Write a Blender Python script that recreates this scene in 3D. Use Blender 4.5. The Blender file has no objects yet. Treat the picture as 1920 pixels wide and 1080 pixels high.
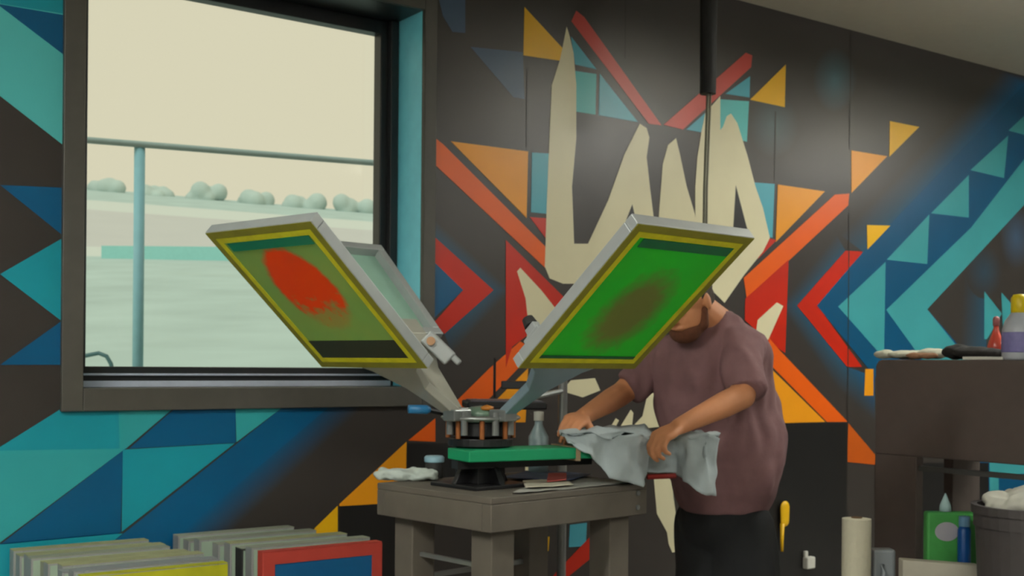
import bpy, bmesh, math, random
from mathutils import Vector, Matrix
random.seed(7)
SC = bpy.context.scene
COL = SC.collection
R = math.radians
V = Vector

# ------------------------------------------------------------------ camera, sky, sun, exposure
F = 2200.0; CY = 682.0; ROLL = R(0.5); CAMH = 1.3
cd = bpy.data.cameras.new('camera'); cam = bpy.data.objects.new('camera', cd); COL.objects.link(cam)
cd.sensor_width = 36.0; cd.lens = F * 36.0 / 1920.0
cam.matrix_world = Matrix.Translation((0, 0, CAMH)) @ Matrix.Rotation(R(90), 4, 'X') @ Matrix.Rotation(ROLL, 4, 'Z')
cd.shift_y = (CY - 540.0) / 1920.0
cd.clip_start = 0.05; cd.clip_end = 500
SC.camera = cam
cd.dof.use_dof = True; cd.dof.focus_distance = 1.5; cd.dof.aperture_fstop = 14.0

world = bpy.data.worlds.new('overcast'); SC.world = world; world.use_nodes = True
bg = world.node_tree.nodes['Background']
bg.inputs[0].default_value = (0.74, 0.665, 0.50, 1); bg.inputs[1].default_value = 1.0

sd = bpy.data.lights.new('sun', 'SUN'); sd.energy = 1.2; sd.angle = R(30); sd.color = (0.85, 1.0, 1.0)
sun = bpy.data.objects.new('sun', sd); COL.objects.link(sun); sun.rotation_euler = (R(38), 0, R(-20))

SC.view_settings.view_transform = 'Standard'; SC.view_settings.look = 'None'
SC.view_settings.gamma = 1.0; SC.view_settings.use_curve_mapping = False
SC.view_settings.exposure = 0.0
LAMP_UP = 70; LAMP_DOWN = 46

# ------------------------------------------------------------------ geometry of the place
def ray(x, y):
    a = (x - 960) / F; b = (CY - y) / F
    c, s = math.cos(ROLL), math.sin(ROLL)
    return V((c*a - s*b, 1, s*a + c*b))
def at(x, y, Y): return V((0, 0, CAMH)) + ray(x, y) * Y
T = V((.8146, .58, 0)).normalized(); N = V((-T.y, T.x, 0)); W = 4.0      # wall direction, outward normal, distance
UP = V((0, 0, 1))
def wall_tz(x, y):
    r = ray(x, y); p = V((0, 0, CAMH)) + r * (W / r.dot(N)); return p.dot(T), p.z
def wp(t, z, d=0.0): return T*t + N*(W - d) + UP*z          # d = distance into the room from the wall
def wpx(x, y, d=0.0): t, z = wall_tz(x, y); return wp(t, z, d)

# ------------------------------------------------------------------ helpers
def lin(c):
    return tuple(((v/255)/12.92 if v/255 <= .04045 else ((v/255+.055)/1.055)**2.4) for v in c)
MATS = {}
def mat(name, rgb, rough=.6, metal=0.0, spec=.5, noise=.12, scale=18.0, bump=0.0, alpha=None, emis=None, coat=0):
    if name in MATS: return MATS[name]
    m = bpy.data.materials.new(name); m.use_nodes = True; nt = m.node_tree
    b = nt.nodes['Principled BSDF']; c = lin(rgb)
    b.inputs['Roughness'].default_value = rough; b.inputs['Metallic'].default_value = metal
    b.inputs['Specular IOR Level'].default_value = spec
    tc = nt.nodes.new('ShaderNodeTexCoord'); nz = nt.nodes.new('ShaderNodeTexNoise')
    nz.inputs['Scale'].default_value = scale; nz.inputs['Detail'].default_value = 5
    nt.links.new(tc.outputs['Object'], nz.inputs['Vector'])
    mx = nt.nodes.new('ShaderNodeMix'); mx.data_type = 'RGBA'
    mx.inputs['A'].default_value = (*[v*(1-noise) for v in c], 1); mx.inputs['B'].default_value = (*[min(1, v*(1+noise)) for v in c], 1)
    nt.links.new(nz.outputs['Fac'], mx.inputs['Factor']); nt.links.new(mx.outputs['Result'], b.inputs['Base Color'])
    if bump:
        bp = nt.nodes.new('ShaderNodeBump'); bp.inputs['Strength'].default_value = bump; bp.inputs['Distance'].default_value = .01
        nt.links.new(nz.outputs['Fac'], bp.inputs['Height']); nt.links.new(bp.outputs['Normal'], b.inputs['Normal'])
    if emis:
        b.inputs['Emission Color'].default_value = (*lin(rgb), 1); b.inputs['Emission Strength'].default_value = emis
    if coat: b.inputs['Coat Weight'].default_value = coat
    if alpha is not None: b.inputs['Transmission Weight'].default_value = alpha
    MATS[name] = m; return m

def obj(name, bm, m, parent=None, smooth=False, bevel=0, loc=None, recalc=True):
    if recalc and bm.faces: bmesh.ops.recalc_face_normals(bm, faces=bm.faces)
    me = bpy.data.meshes.new(name); bm.to_mesh(me); bm.free()
    for mm in (m if isinstance(m, (list, tuple)) else [m]): me.materials.append(mm)
    o = bpy.data.objects.new(name, me); COL.objects.link(o)
    if smooth: me.polygons.foreach_set('use_smooth', [True]*len(me.polygons))
    if bevel:
        md = o.modifiers.new('bevel', 'BEVEL'); md.width = bevel; md.segments = 2; md.limit_method = 'ANGLE'; md.angle_limit = R(40)
    if parent is not None:
        o.parent = parent
        o.matrix_parent_inverse = parent.matrix_world.inverted() if parent.get('_w') else Matrix()
    return o
def thing(name, label, cat, loc=(0, 0, 0), mtx=None, group=None):
    o = bpy.data.objects.new(name, None); COL.objects.link(o); o.empty_display_size = .05
    if mtx is not None: o.matrix_world = mtx
    else: o.location = loc
    tag(o, label, cat, group); return o
def tag(o, label=None, cat=None, group=None, kind=None):
    if label: o['label'] = label
    if cat: o['category'] = cat
    if group: o['group'] = group
    if kind: o['kind'] = kind
    return o
def frame(loc, x, z=UP):
    """local frame: x axis, z axis (approx), origin"""
    x = V(x).normalized(); z = V(z); y = z.cross(x).normalized(); z = x.cross(y).normalized()
    m = Matrix(((x.x, y.x, z.x, loc[0]), (x.y, y.y, z.y, loc[1]), (x.z, y.z, z.z, loc[2]), (0, 0, 0, 1)))
    return m
def box(bm, c, s, M=None):
    r = bmesh.ops.create_cube(bm, size=1.0)['verts']
    for v in r:
        v.co = V((v.co.x*s[0]+c[0], v.co.y*s[1]+c[1], v.co.z*s[2]+c[2]))
        if M is not None: v.co = M @ v.co
    return r
def box2(bm, a, b, M=None):
    return box(bm, [(a[i]+b[i])/2 for i in range(3)], [abs(b[i]-a[i]) for i in range(3)], M)
def cone(bm, p, q, r0, r1, n=20, caps=True):
    p, q = V(p), V(q); d = q-p
    if d.length < 1e-6: return
    M = Matrix.Translation((p+q)/2) @ d.to_track_quat('Z', 'Y').to_matrix().to_4x4()
    bmesh.ops.create_cone(bm, cap_ends=caps, segments=n, radius1=r0, radius2=r1, depth=d.length, matrix=M)
def sph(bm, c, r, n=16, s=(1, 1, 1), rot=None):
    M = Matrix.Translation(V(c)) @ (rot.to_4x4() if rot is not None else Matrix()) @ Matrix.Diagonal((s[0]*r, s[1]*r, s[2]*r, 1))
    bmesh.ops.create_uvsphere(bm, u_segments=n, v_segments=max(6, n//2), radius=1, matrix=M)
def chain(bm, pts, n=16):
    for i, (p, r) in enumerate(pts):
        sph(bm, p, r, n)
        if i: cone(bm, pts[i-1][0], p, pts[i-1][1], r, n)
def tube(bm, pts, r, n=12):
    pts = [V(p) for p in pts]; rings = []
    for i, p in enumerate(pts):
        d = (pts[min(i+1, len(pts)-1)] - pts[max(i-1, 0)]).normalized()
        ref = UP if abs(d.z) < .9 else V((1, 0, 0))
        a = d.cross(ref).normalized(); b = d.cross(a)
        rr = r[i] if isinstance(r, (list, tuple)) else r
        rings.append([bm.verts.new(p + (a*math.cos(2*math.pi*k/n) + b*math.sin(2*math.pi*k/n))*rr) for k in range(n)])
    for i in range(len(rings)-1):
        for k in range(n): bm.faces.new((rings[i][k], rings[i][(k+1) % n], rings[i+1][(k+1) % n], rings[i+1][k]))
    bm.faces.new(rings[0]); bm.faces.new(rings[-1])
def lathe(bm, prof, c=(0, 0, 0), n=28, M=None):
    rings = []
    for (r, z) in prof:
        ring = []
        for k in range(n):
            p = V((c[0]+r*math.cos(2*math.pi*k/n), c[1]+r*math.sin(2*math.pi*k/n), c[2]+z))
            ring.append(bm.verts.new(M @ p if M is not None else p))
        rings.append(ring)
    for i in range(len(rings)-1):
        for k in range(n): bm.faces.new((rings[i][k], rings[i][(k+1) % n], rings[i+1][(k+1) % n], rings[i+1][k]))
    if prof[0][0] > 1e-4: bm.faces.new(rings[0][::-1])
    if prof[-1][0] > 1e-4: bm.faces.new(rings[-1])
    bmesh.ops.remove_doubles(bm, verts=bm.verts, dist=1e-6)
def prism(bm, poly, z0, z1, M=None):
    lo = [bm.verts.new((x, y, z0)) for x, y in poly]; hi = [bm.verts.new((x, y, z1)) for x, y in poly]
    n = len(poly); bm.faces.new(lo[::-1]); bm.faces.new(hi)
    for i in range(n): bm.faces.new((lo[i], lo[(i+1) % n], hi[(i+1) % n], hi[i]))
    if M is not None:
        for v in lo+hi: v.co = M @ v.co
def loft(bm, secs, n=32):
    """secs: list of (center, half_u, half_v, uvec, vvec, power)"""
    rings = []
    for c, hu, hv, u, v, pw in secs:
        ring = []
        for k in range(n):
            a = 2*math.pi*k/n; ca, sa = math.cos(a), math.sin(a)
            ring.append(bm.verts.new(V(c) + V(u)*hu*math.copysign(abs(ca)**pw, ca) + V(v)*hv*math.copysign(abs(sa)**pw, sa)))
        rings.append(ring)
    for i in range(len(rings)-1):
        for k in range(n): bm.faces.new((rings[i][k], rings[i][(k+1) % n], rings[i+1][(k+1) % n], rings[i+1][k]))
    bm.faces.new(rings[0][::-1]); bm.faces.new(rings[-1])
def fuse(bm, voxel, smooth=4):
    """union everything in bm into one continuous surface"""
    bmesh.ops.recalc_face_normals(bm, faces=bm.faces)
    me = bpy.data.meshes.new('tmp'); bm.to_mesh(me); bm.free()
    o = bpy.data.objects.new('tmp', me); COL.objects.link(o)
    md = o.modifiers.new('r', 'REMESH'); md.mode = 'VOXEL'; md.voxel_size = voxel
    ms = o.modifiers.new('s', 'SMOOTH'); ms.factor = .6; ms.iterations = smooth
    dg = bpy.context.evaluated_depsgraph_get(); ev = o.evaluated_get(dg); m2 = bpy.data.meshes.new_from_object(ev)
    out = bmesh.new(); out.from_mesh(m2); bpy.data.objects.remove(o); bpy.data.meshes.remove(me); bpy.data.meshes.remove(m2)
    return out
def cloth_wrinkle(bm, amp, freq, seed=0, hem=0):
    from mathutils import noise
    bm.normal_update()
    zs = [v.co.z for v in bm.verts]; zmin = min(zs)
    for v in bm.verts:
        amp_ = amp * (min(1, (v.co.z-zmin)/hem + .1) if hem else 1)
        q = V((v.co.x*freq[0], v.co.y*freq[1], v.co.z*freq[2])) + V((seed, 0, 0))
        v.co += v.normal * amp_ * noise.noise(q)

# ------------------------------------------------------------------ materials
m_case = mat('casing_paint', (73, 71, 65), .5, noise=.15)
m_winframe = mat('dark_window_frame', (30, 32, 34), .4)
m_track = mat('aluminium_track', (190, 198, 214), .4, .1)
m_reveal = mat('blue_reveal_paint', (125, 226, 250), .45)
m_ceil = mat('ceiling_paint', (190, 187, 172), .8, noise=.05)
m_floor = mat('concrete_floor', (146, 142, 134), .5, noise=.25, scale=6)
m_roomwall = mat('grey_room_paint', (80, 78, 74), .8)
m_wood = mat('grey_stained_timber', (92, 86, 77), .7, noise=.3, scale=9)
m_alu = mat('aluminium_frame', (178, 184, 184), .45, .3, noise=.1)
m_tape = mat('yellow_tape', (214, 208, 20), .5, noise=.3, scale=25); m_tape2 = mat('olive_frame_tape', (136, 132, 30), .6, noise=.35, scale=18)
m_black = mat('black_steel', (30, 30, 32), .45, .2)
m_silver = mat('bare_steel', (150, 154, 152), .35, .7)
m_green = mat('green_platen_tape', (0, 140, 92), .6, noise=.12)
m_white = mat('white_plastic', (205, 205, 195), .5)
m_skin = mat('skin', (200, 136, 94), .6, noise=.15, scale=14)
m_shirt = mat('mauve_cotton', (122, 90, 92), .9, noise=.15, scale=30, bump=.2)
m_shorts = mat('black_shorts', (26, 28, 30), .9)
m_tee = mat('grey_white_cotton', (168, 180, 182), .9, noise=.1, scale=30, bump=.2)
m_counter = mat('brown_laminate', (80, 70, 65), .6, noise=.12)
m_rubber = mat('dark_rubber', (34, 34, 34), .7)

# ------------------------------------------------------------------ back wall with its mural
CH = (54, 50, 47)
TEAL = (84, 186, 186); TEALR = (58, 146, 152); BLUR = (0, 74, 112); TEAL2 = (20, 142, 158); BLU = (0, 82, 124); CYAN = (70, 160, 178)  # TEALR is TEAL darkened to offset the strong light on the right
OR = (222, 92, 10); AMB = (228, 150, 22); RED = (186, 34, 8); RED2 = (190, 66, 56); YEL = (232, 178, 16); CREAM = (220, 214, 178)
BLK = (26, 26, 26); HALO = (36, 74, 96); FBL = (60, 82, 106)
MURAL = [
 # upper left block beside the window
 (TEAL, [(-260,-300),(118,-300),(118,272),(0,180),(-260,-20)]), (BLU, [(-40,2),(0,8),(118,28),(118,102),(0,12)]),
 (TEAL2, [(0,-300),(118,-300),(118,26),(0,7)]),
 (BLU, [(0,347),(118,352),(118,442),(60,395)]), (TEAL2, [(0,514),(118,446),(118,604)]),
 (BLU, [(0,684),(118,600),(118,684)]), (TEAL2, [(-260,360),(-120,440),(-260,520)]), (TEAL, [(-260,560),(-140,640),(-260,720)]),
 # lower left diagonal bands
 (TEAL2, [(-260,1000),(0,838),(112,768),(118,755),(330,755),(322,768),(235,841),(0,846),(-260,1010)]),
 ((48, 156, 160), [(-260,860),(0,845),(235,841),(0,1017),(-260,1200)]), ((48, 156, 160), [(222,755),(336,755),(236,841),(224,841)]),
 (BLU, [(230,845),(226,998),(0,1019),(-260,1220)]), (BLU, [(340,755),(441,755),(442,830),(242,841)]),
 ((48, 156, 160), [(441,755),(541,755),(443,829)]), (TEAL2, [(230,843),(440,831),(228,997)]),
 (TEAL2, [(-260,1100),(0,1021),(230,1000),(60,1140),(-260,1400)]),
 (BLU, [(541,755),(626,755),(330,1008),(60,1240),(-60,1240),(214,1014)]),
 # orange diagonal, left of centre
 (YEL, [(590,990),(633,948),(633,1040),(560,1040)]), (AMB, [(636,945),(762,828),(760,965),(636,965)]),
 (BLK, [(636,949),(760,942),(760,1100),(636,1100)]), (OR, [(765,826),(816,784),(816,828)]),
 (BLK, [(764,831),(880,831),(880,960),(762,960)]),
 (OR, [(845,762),(918,690),(975,640),(988,648),(1010,650),(905,760),(880,800),(835,800)]),
 (AMB, [(990,690),(985,792),(888,792)]),
 # top left
 (FBL, [(818,-20),(872,-20),(872,62),(848,60),(830,30)]), (FBL, [(882,88),(980,98),(983,186),(962,182)]),
 (YEL, [(983,13),(1054,90),(1050,114),(981,104)]),
 (CYAN, [(1070,68),(1118,130),(1078,121)]), (TEAL, [(1078,133),(1118,139),(1116,215),(1078,209)]), (CYAN, [(1124,138),(1196,229),(1122,216)]),
 (RED2, [(1071,40),(1080,20),(1095,32),(1240,235),(1216,232)]),
 (RED2, [(1244,234),(1280,243),(1408,126),(1410,104),(1398,99)]),
 (CYAN, [(1286,243),(1324,210),(1324,250)]), (CYAN, [(1360,176),(1406,143),(1405,183)]),
 (TEAL, [(1346,186),(1404,190),(1400,266),(1386,262),(1366,225),(1346,250)]),
 (YEL, [(1406,187),(1473,121),(1471,201)]),
 # left of the lettering
 (OR, [(812,256),(830,270),(1030,470),(1030,510),(812,306)]), (AMB, [(845,265),(990,284),(987,409)]),
 (CYAN, [(997,286),(1034,288),(1034,402),(995,398)]), (RED, [(993,407),(1034,410),(1034,462)]),
 (RED, [(948,450),(1062,562),(1040,590),(960,650),(948,690)]),
 (RED, [(800,430),(812,442),(925,544),(833,626),(812,606),(868,544),(800,478)]), (BLU, [(800,478),(868,544),(812,598),(800,604)]),
 # right of the lettering
 (OR, [(1394,521),(1565,365),(1592,363),(1590,385),(1400,562)]), (AMB, [(1458,346),(1546,359),(1454,454)]),
 (CYAN, [(1412,342),(1452,345),(1448,446),(1430,440)]), (RED, [(1436,446),(1456,450),(1420,486)]),
 (RED, [(1478,487),(1397,560),(1396,600),(1440,640),(1472,662)]),
 (AMB, [(1596,282),(1663,293),(1596,362)]), (YEL, [(1668,227),(1723,238),(1667,294)]),
 (OR, [(1442,634),(1460,655),(1589,791),(1550,791),(1440,680)]), (AMB, [(1440,686),(1547,791),(1440,794)]),
 (BLK, [(1440,794),(1586,793),(1586,1300),(1440,1300)]), ((182, 82, 16), [(1590,793),(1645,858),(1700,920),(1700,940),(1645,872),(1588,866)]),
 (RED, [(1494,573),(1585,470),(1618,472),(1532,573),(1616,688),(1588,688)]),
 (BLUR, [(1531,573),(1618,472),(1920,160),(2150,-70),(2150,150),(1920,384),(1738,580),(1860,720),(2100,1000),(1900,1000),(1640,706)]),
 (TEALR, [(1571,575),(1660,491),(1657,672)]), (TEALR, [(1661,581),(1820,427),(1920,298),(2150,40),(2150,130),(1920,384),(1738,580),(1860,732),(1770,732)]),
 (TEALR, [(1662,487),(1742,402),(1738,495)]), (TEALR, [(1745,400),(1816,328),(1816,408)]), (TEALR, [(1819,319),(1890,254),(1882,334)]), (TEALR, [(1890,245),(1965,175),(1955,262)]),
 (YEL, [(1625,422),(1669,423),(1626,468)]), (AMB, [(1622,692),(1637,692),(1637,742),(1620,742)]),
 (TEALR, [(1845,546),(1878,588),(1850,636),(1845,636)]), (TEALR, [(1877,548),(1914,590),(1880,626)]),
 (TEALR, [(1855,862),(1990,862),(1990,980),(1855,950)]), (BLUR, [(1872,890),(1960,886),(1960,940),(1872,930)]),
 (BLK, [(1640,868),(1853,868),(1853,1200),(1640,1200)]),
 # bottom centre
 (YEL, [(996,1008),(1030,1006),(1028,1032),(996,1066)]), (CYAN, [(1068,984),(1100,980),(1098,1024),(1066,1026)]),
 (BLU, [(958,985),(992,985),(990,1100),(958,1100)]),
 (RED, [(1136,975),(1138,1022),(1060,1085),(1000,1140),(1040,1075)]),
 # brush lettering
 (CREAM, [(1062,50),(1067,66),(1075,100),(1080,160),(1080,260),(1072,350),(1076,457),(1102,457),(1140,375),(1170,290),(1199,232),(1212,240),(1217,258),(1212,295),(1218,350),(1226,415),(1240,440),(1150,532),(1055,532),(1030,522),(1021,500),(1024,400),(1030,250),(1034,160),(1050,110)]),
 (BLK, [(1185,383),(1191,410),(1162,442)]),
 (CREAM, [(1267,259),(1252,272),(1242,308),(1234,415),(1226,480),(1312,480),(1302,400),(1287,350),(1274,288)]),
 (CREAM, [(1303,440),(1303,350),(1307,295),(1315,245),(1322,212),(1350,180),(1350,244),(1355,238),(1362,218),(1370,213),(1382,231),(1401,292),(1416,350),(1430,390),(1443,446),(1430,472),(1395,515),(1358,568),(1330,540),(1280,470)]),
 (BLK, [(1379,347),(1401,431),(1374,430)]),
 (CREAM, [(975,502),(969,509),(985,560),(990,606),(985,650),(1030,612),(1044,582),(1015,545)]),
 (CREAM, [(1456,567),(1468,574),(1440,637),(1415,640),(1420,600)]),
 (CREAM, [(1070,713),(1115,709),(1125,732),(1092,745),(1052,733)]),
 (CREAM, [(1212,745),(1225,733),(1232,755),(1240,800),(1180,806),(1204,780)]),
 (CREAM, [(1160,804),(1182,768),(1187,774),(1184,804)]), (CREAM, [(1142,804),(1154,784),(1160,788),(1152,804)]),
 (CREAM, [(1222,860),(1257,860),(1262,930),(1271,995),(1268,1034),(1260,1036),(1253,1020),(1250,998),(1231,963)]),
 (CREAM, [(985,850),(1005,846),(998,882),(984,882)]),
]
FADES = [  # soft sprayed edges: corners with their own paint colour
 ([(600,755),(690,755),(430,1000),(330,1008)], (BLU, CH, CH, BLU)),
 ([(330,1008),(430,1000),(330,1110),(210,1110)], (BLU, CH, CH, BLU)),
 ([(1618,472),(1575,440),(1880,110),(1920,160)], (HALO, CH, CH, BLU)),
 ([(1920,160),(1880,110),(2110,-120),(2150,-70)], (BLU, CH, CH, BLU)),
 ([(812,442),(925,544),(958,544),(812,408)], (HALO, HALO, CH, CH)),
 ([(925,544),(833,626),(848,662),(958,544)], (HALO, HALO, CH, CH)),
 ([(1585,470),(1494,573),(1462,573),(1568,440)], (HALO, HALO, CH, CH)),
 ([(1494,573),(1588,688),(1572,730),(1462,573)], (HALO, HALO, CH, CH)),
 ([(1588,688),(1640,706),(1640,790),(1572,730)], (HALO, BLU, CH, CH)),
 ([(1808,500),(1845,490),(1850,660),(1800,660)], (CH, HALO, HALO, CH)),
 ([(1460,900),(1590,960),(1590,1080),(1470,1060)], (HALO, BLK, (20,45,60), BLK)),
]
wall_me_bm = bmesh.new(); cl = wall_me_bm.loops.layers.float_color.new('paint')
def wface(pts, col, d):
    vs = [wall_me_bm.verts.new(wp(t, z, d)) for t, z in pts]
    f = wall_me_bm.faces.new(vs); f.normal_update()
    if f.normal.dot(N) > 0: f.normal_flip()
    cols = col if isinstance(col[0], (tuple, list)) else [col]*len(vs)
    m = {v: c for v, c in zip(vs, cols)}
    for lp in f.loops: lp[cl] = (*lin(m[lp.vert]), 1)
# window opening in wall coordinates
OT0 = wall_tz(156, 400)[0]; OT1 = wall_tz(789, 400)[0]; OZ0 = wall_tz(400, 727)[1]; OZ1 = wall_tz(791, 20)[1]
CT0 = wall_tz(115, 400)[0]; CT1 = wall_tz(812, 400)[0]; CZ0 = wall_tz(340, 768)[1]; CZ1 = OZ1 + .10
ROOM_T0, ROOM_T1 = -1.6, 9.0
CEIL = wall_tz(1655, 72)[1]
for a, b, c, d_ in ((ROOM_T0, OT0, 0, CEIL), (OT1, ROOM_T1, 0, CEIL), (OT0, OT1, 0, OZ0), (OT0, OT1, OZ1, CEIL)):
    wface([(a, c), (b, c), (b, d_), (a, d_)], CH, 0)
def clipz(tz): return (min(max(tz[0], ROOM_T0+.01), ROOM_T1-.01), min(max(tz[1], .01), CEIL-.005))
k = 0
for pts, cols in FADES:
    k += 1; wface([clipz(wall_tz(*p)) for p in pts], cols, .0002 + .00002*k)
for cx, cy, rx, ry, c_ in ((1565, 150, 42, 62, (66, 100, 112)), (1450, 235, 48, 62, (64, 84, 90)), (1905, 445, 30, 60, FBL), (1845, 510, 34, 50, (44, 66, 82))):   # first two: wall sheen painted as soft glows; rest: faint sprayed patches
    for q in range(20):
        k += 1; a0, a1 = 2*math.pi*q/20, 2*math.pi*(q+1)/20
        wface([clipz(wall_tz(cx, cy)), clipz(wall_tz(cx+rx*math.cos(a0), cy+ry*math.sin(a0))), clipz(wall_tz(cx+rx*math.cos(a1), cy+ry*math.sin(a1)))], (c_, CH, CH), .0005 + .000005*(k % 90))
k = 30
for col, pts in MURAL:
    k += 1; wface([clipz(wall_tz(*p)) for p in pts], col, .0008 + .000012*k)
for px, z0, z1 in ((988, wall_tz(988, 276)[1], wall_tz(988, 122)[1]), (1170, wall_tz(1170, 110)[1], CEIL), (1453, wall_tz(1453, 338)[1], wall_tz(1453, 205)[1]), (1593, wall_tz(1593, 280)[1], CEIL), (1593, .05, wall_tz(1593, 395)[1])):   # panel joints
    t = wall_tz(px, 250)[0]; k += 1; wface([(t-.004, z0), (t+.004, z0), (t+.004, z1-.01), (t-.004, z1-.01)], (44, 40, 37), .0008+.000012*k)
m_mural = bpy.data.materials.new('mural_paint'); m_mural.use_nodes = True
nt = m_mural.node_tree; b = nt.nodes['Principled BSDF']; b.inputs['Roughness'].default_value = .34; b.inputs['Specular IOR Level'].default_value = .44
an = nt.nodes.new('ShaderNodeAttribute'); an.attribute_name = 'paint'
nz = nt.nodes.new('ShaderNodeTexNoise'); nz.inputs['Scale'].default_value = 3; nz.inputs['Detail'].default_value = 8
mr = nt.nodes.new('ShaderNodeMapRange'); mr.inputs['To Min'].default_value = .86; mr.inputs['To Max'].default_value = 1.14
tc = nt.nodes.new('ShaderNodeTexCoord'); vm = nt.nodes.new('ShaderNodeVectorMath'); vm.operation = 'SCALE'
nt.links.new(tc.outputs['Object'], nz.inputs['Vector']); nt.links.new(nz.outputs['Fac'], mr.inputs['Value'])
nt.links.new(an.outputs['Color'], vm.inputs[0]); nt.links.new(mr.outputs['Result'], vm.inputs['Scale']); nt.links.new(vm.outputs['Vector'], b.inputs['Base Color'])
bp = nt.nodes.new('ShaderNodeBump'); bp.inputs['Strength'].default_value = .12; bp.inputs['Distance'].default_value = .01
nt.links.new(nz.outputs['Fac'], bp.inputs['Height']); nt.links.new(bp.outputs['Normal'], b.inputs['Normal'])
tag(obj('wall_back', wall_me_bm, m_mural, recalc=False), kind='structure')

# outer skin, other walls, floor, ceiling
WM = frame(wp(0, 0, 0), T)           # local x along wall, y outward, z up
DEP = 7.0
def struct(name, bm, m, **k): return tag(obj(name, bm, m, **k), kind='structure')
bm = bmesh.new(); box2(bm, (ROOM_T0-.2, -DEP-.2, -.12), (ROOM_T1+.2, .3, 0), WM); struct('floor', bm, m_floor)
bm = bmesh.new(); box2(bm, (ROOM_T0-.2, -DEP-.2, CEIL), (ROOM_T1+.2, .8, CEIL+.12), WM); struct('ceiling', bm, m_ceil)
bm = bmesh.new(); box2(bm, (ROOM_T0-.2, -DEP, 0), (ROOM_T0, .3, CEIL), WM); struct('wall_left', bm, m_roomwall)
bm = bmesh.new(); box2(bm, (ROOM_T1, -DEP, 0), (ROOM_T1+.2, .3, CEIL), WM); struct('wall_right', bm, m_roomwall)
bm = bmesh.new(); box2(bm, (ROOM_T0-.2, -DEP-.2, 0), (ROOM_T1+.2, -DEP, CEIL), WM); struct('wall_front', bm, m_roomwall)
bm = bmesh.new()
for a, b_, c, d_ in ((ROOM_T0, OT0-.03, 0, CEIL), (OT1+.03, ROOM_T1, 0, CEIL), (OT0-.03, OT1+.03, 0, OZ0-.03), (OT0-.03, OT1+.03, OZ1+.03, CEIL)):
    box2(bm, (a, .02, c), (b_, .3, d_), WM)
struct('wall_outer', bm, m_roomwall)

# window
RD = .208
w1 = bpy.data.objects.new('window_1', None); COL.objects.link(w1); tag(w1, kind='structure')
bm = bmesh.new()
box2(bm, (CT0, -.022, CZ0), (OT0, 0, CZ1), WM); box2(bm, (OT1, -.022, CZ0), (CT1, 0, CZ1), WM)
box2(bm, (OT0, -.022, CZ0), (OT1, 0, OZ0), WM); box2(bm, (OT0, -.022, OZ1), (OT1, 0, CZ1), WM)
obj('casing', bm, m_case, w1, bevel=.003)
bm = bmesh.new(); box2(bm, (OT1, 0, OZ0), (OT1+.03, .3, OZ1), WM); box2(bm, (OT0-.03, 0, OZ0), (OT0, .3, OZ1), WM); obj('jamb', bm, m_reveal, w1)
bm = bmesh.new(); box2(bm, (OT0-.03, 0, OZ1), (OT1+.03, .3, OZ1+.03), WM); obj('soffit', bm, m_winframe, w1)
bm = bmesh.new(); box2(bm, (OT0-.03, 0, OZ0-.03), (OT1+.03, .3, OZ0), WM); obj('sill', bm, m_case, w1)
SW = .07
GZ0 = 1.278; GZ1 = OZ1-.055
bm = bmesh.new()
box2(bm, (OT0, RD, OZ0+.03), (OT0+SW, RD+.06, OZ1), WM); box2(bm, (OT1-SW, RD, OZ0+.03), (OT1, RD+.06, OZ1), WM)
box2(bm, (OT0, RD, OZ0), (OT1, RD+.06, GZ0), WM); box2(bm, (OT0, RD, GZ1), (OT1, RD+.06, OZ1), WM)
box2(bm, (OT1-SW*.55, RD-.03, OZ0+.03), (OT1-.002, RD, OZ1-.002), WM)
obj('sash_frame', bm, m_winframe, w1, bevel=.004)
bm = bmesh.new(); box2(bm, (OT0+.002, RD-.05, OZ0), (OT1-.04, RD-.03, OZ0+.022), WM); box2(bm, (OT0+.004, RD-.012, OZ0+.04), (OT1-.04, RD, OZ0+.048), WM); obj('track', bm, m_track, w1, bevel=.002)
gm = bpy.data.materials.new('window_glass'); gm.use_nodes = True; nt = gm.node_tree; nt.nodes.remove(nt.nodes['Principled BSDF'])
tr = nt.nodes.new('ShaderNodeBsdfTransparent'); tr.inputs[0].default_value = (.97, 1, .98, 1); gl = nt.nodes.new('ShaderNodeBsdfGlossy'); gl.inputs['Roughness'].default_value = .02
fr = nt.nodes.new('ShaderNodeFresnel'); fr.inputs[0].default_value = 1.25; ms = nt.nodes.new('ShaderNodeMixShader')
nt.links.new(fr.outputs[0], ms.inputs[0]); nt.links.new(tr.outputs[0], ms.inputs[1]); nt.links.new(gl.outputs[0], ms.inputs[2]); nt.links.new(ms.outputs[0], nt.nodes['Material Output'].inputs[0])
bm = bmesh.new(); box2(bm, (OT0+.03, RD+.028, GZ0-.02), (OT1-.03, RD+.034, GZ1+.02), WM); obj('pane', bm, gm, w1)

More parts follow.
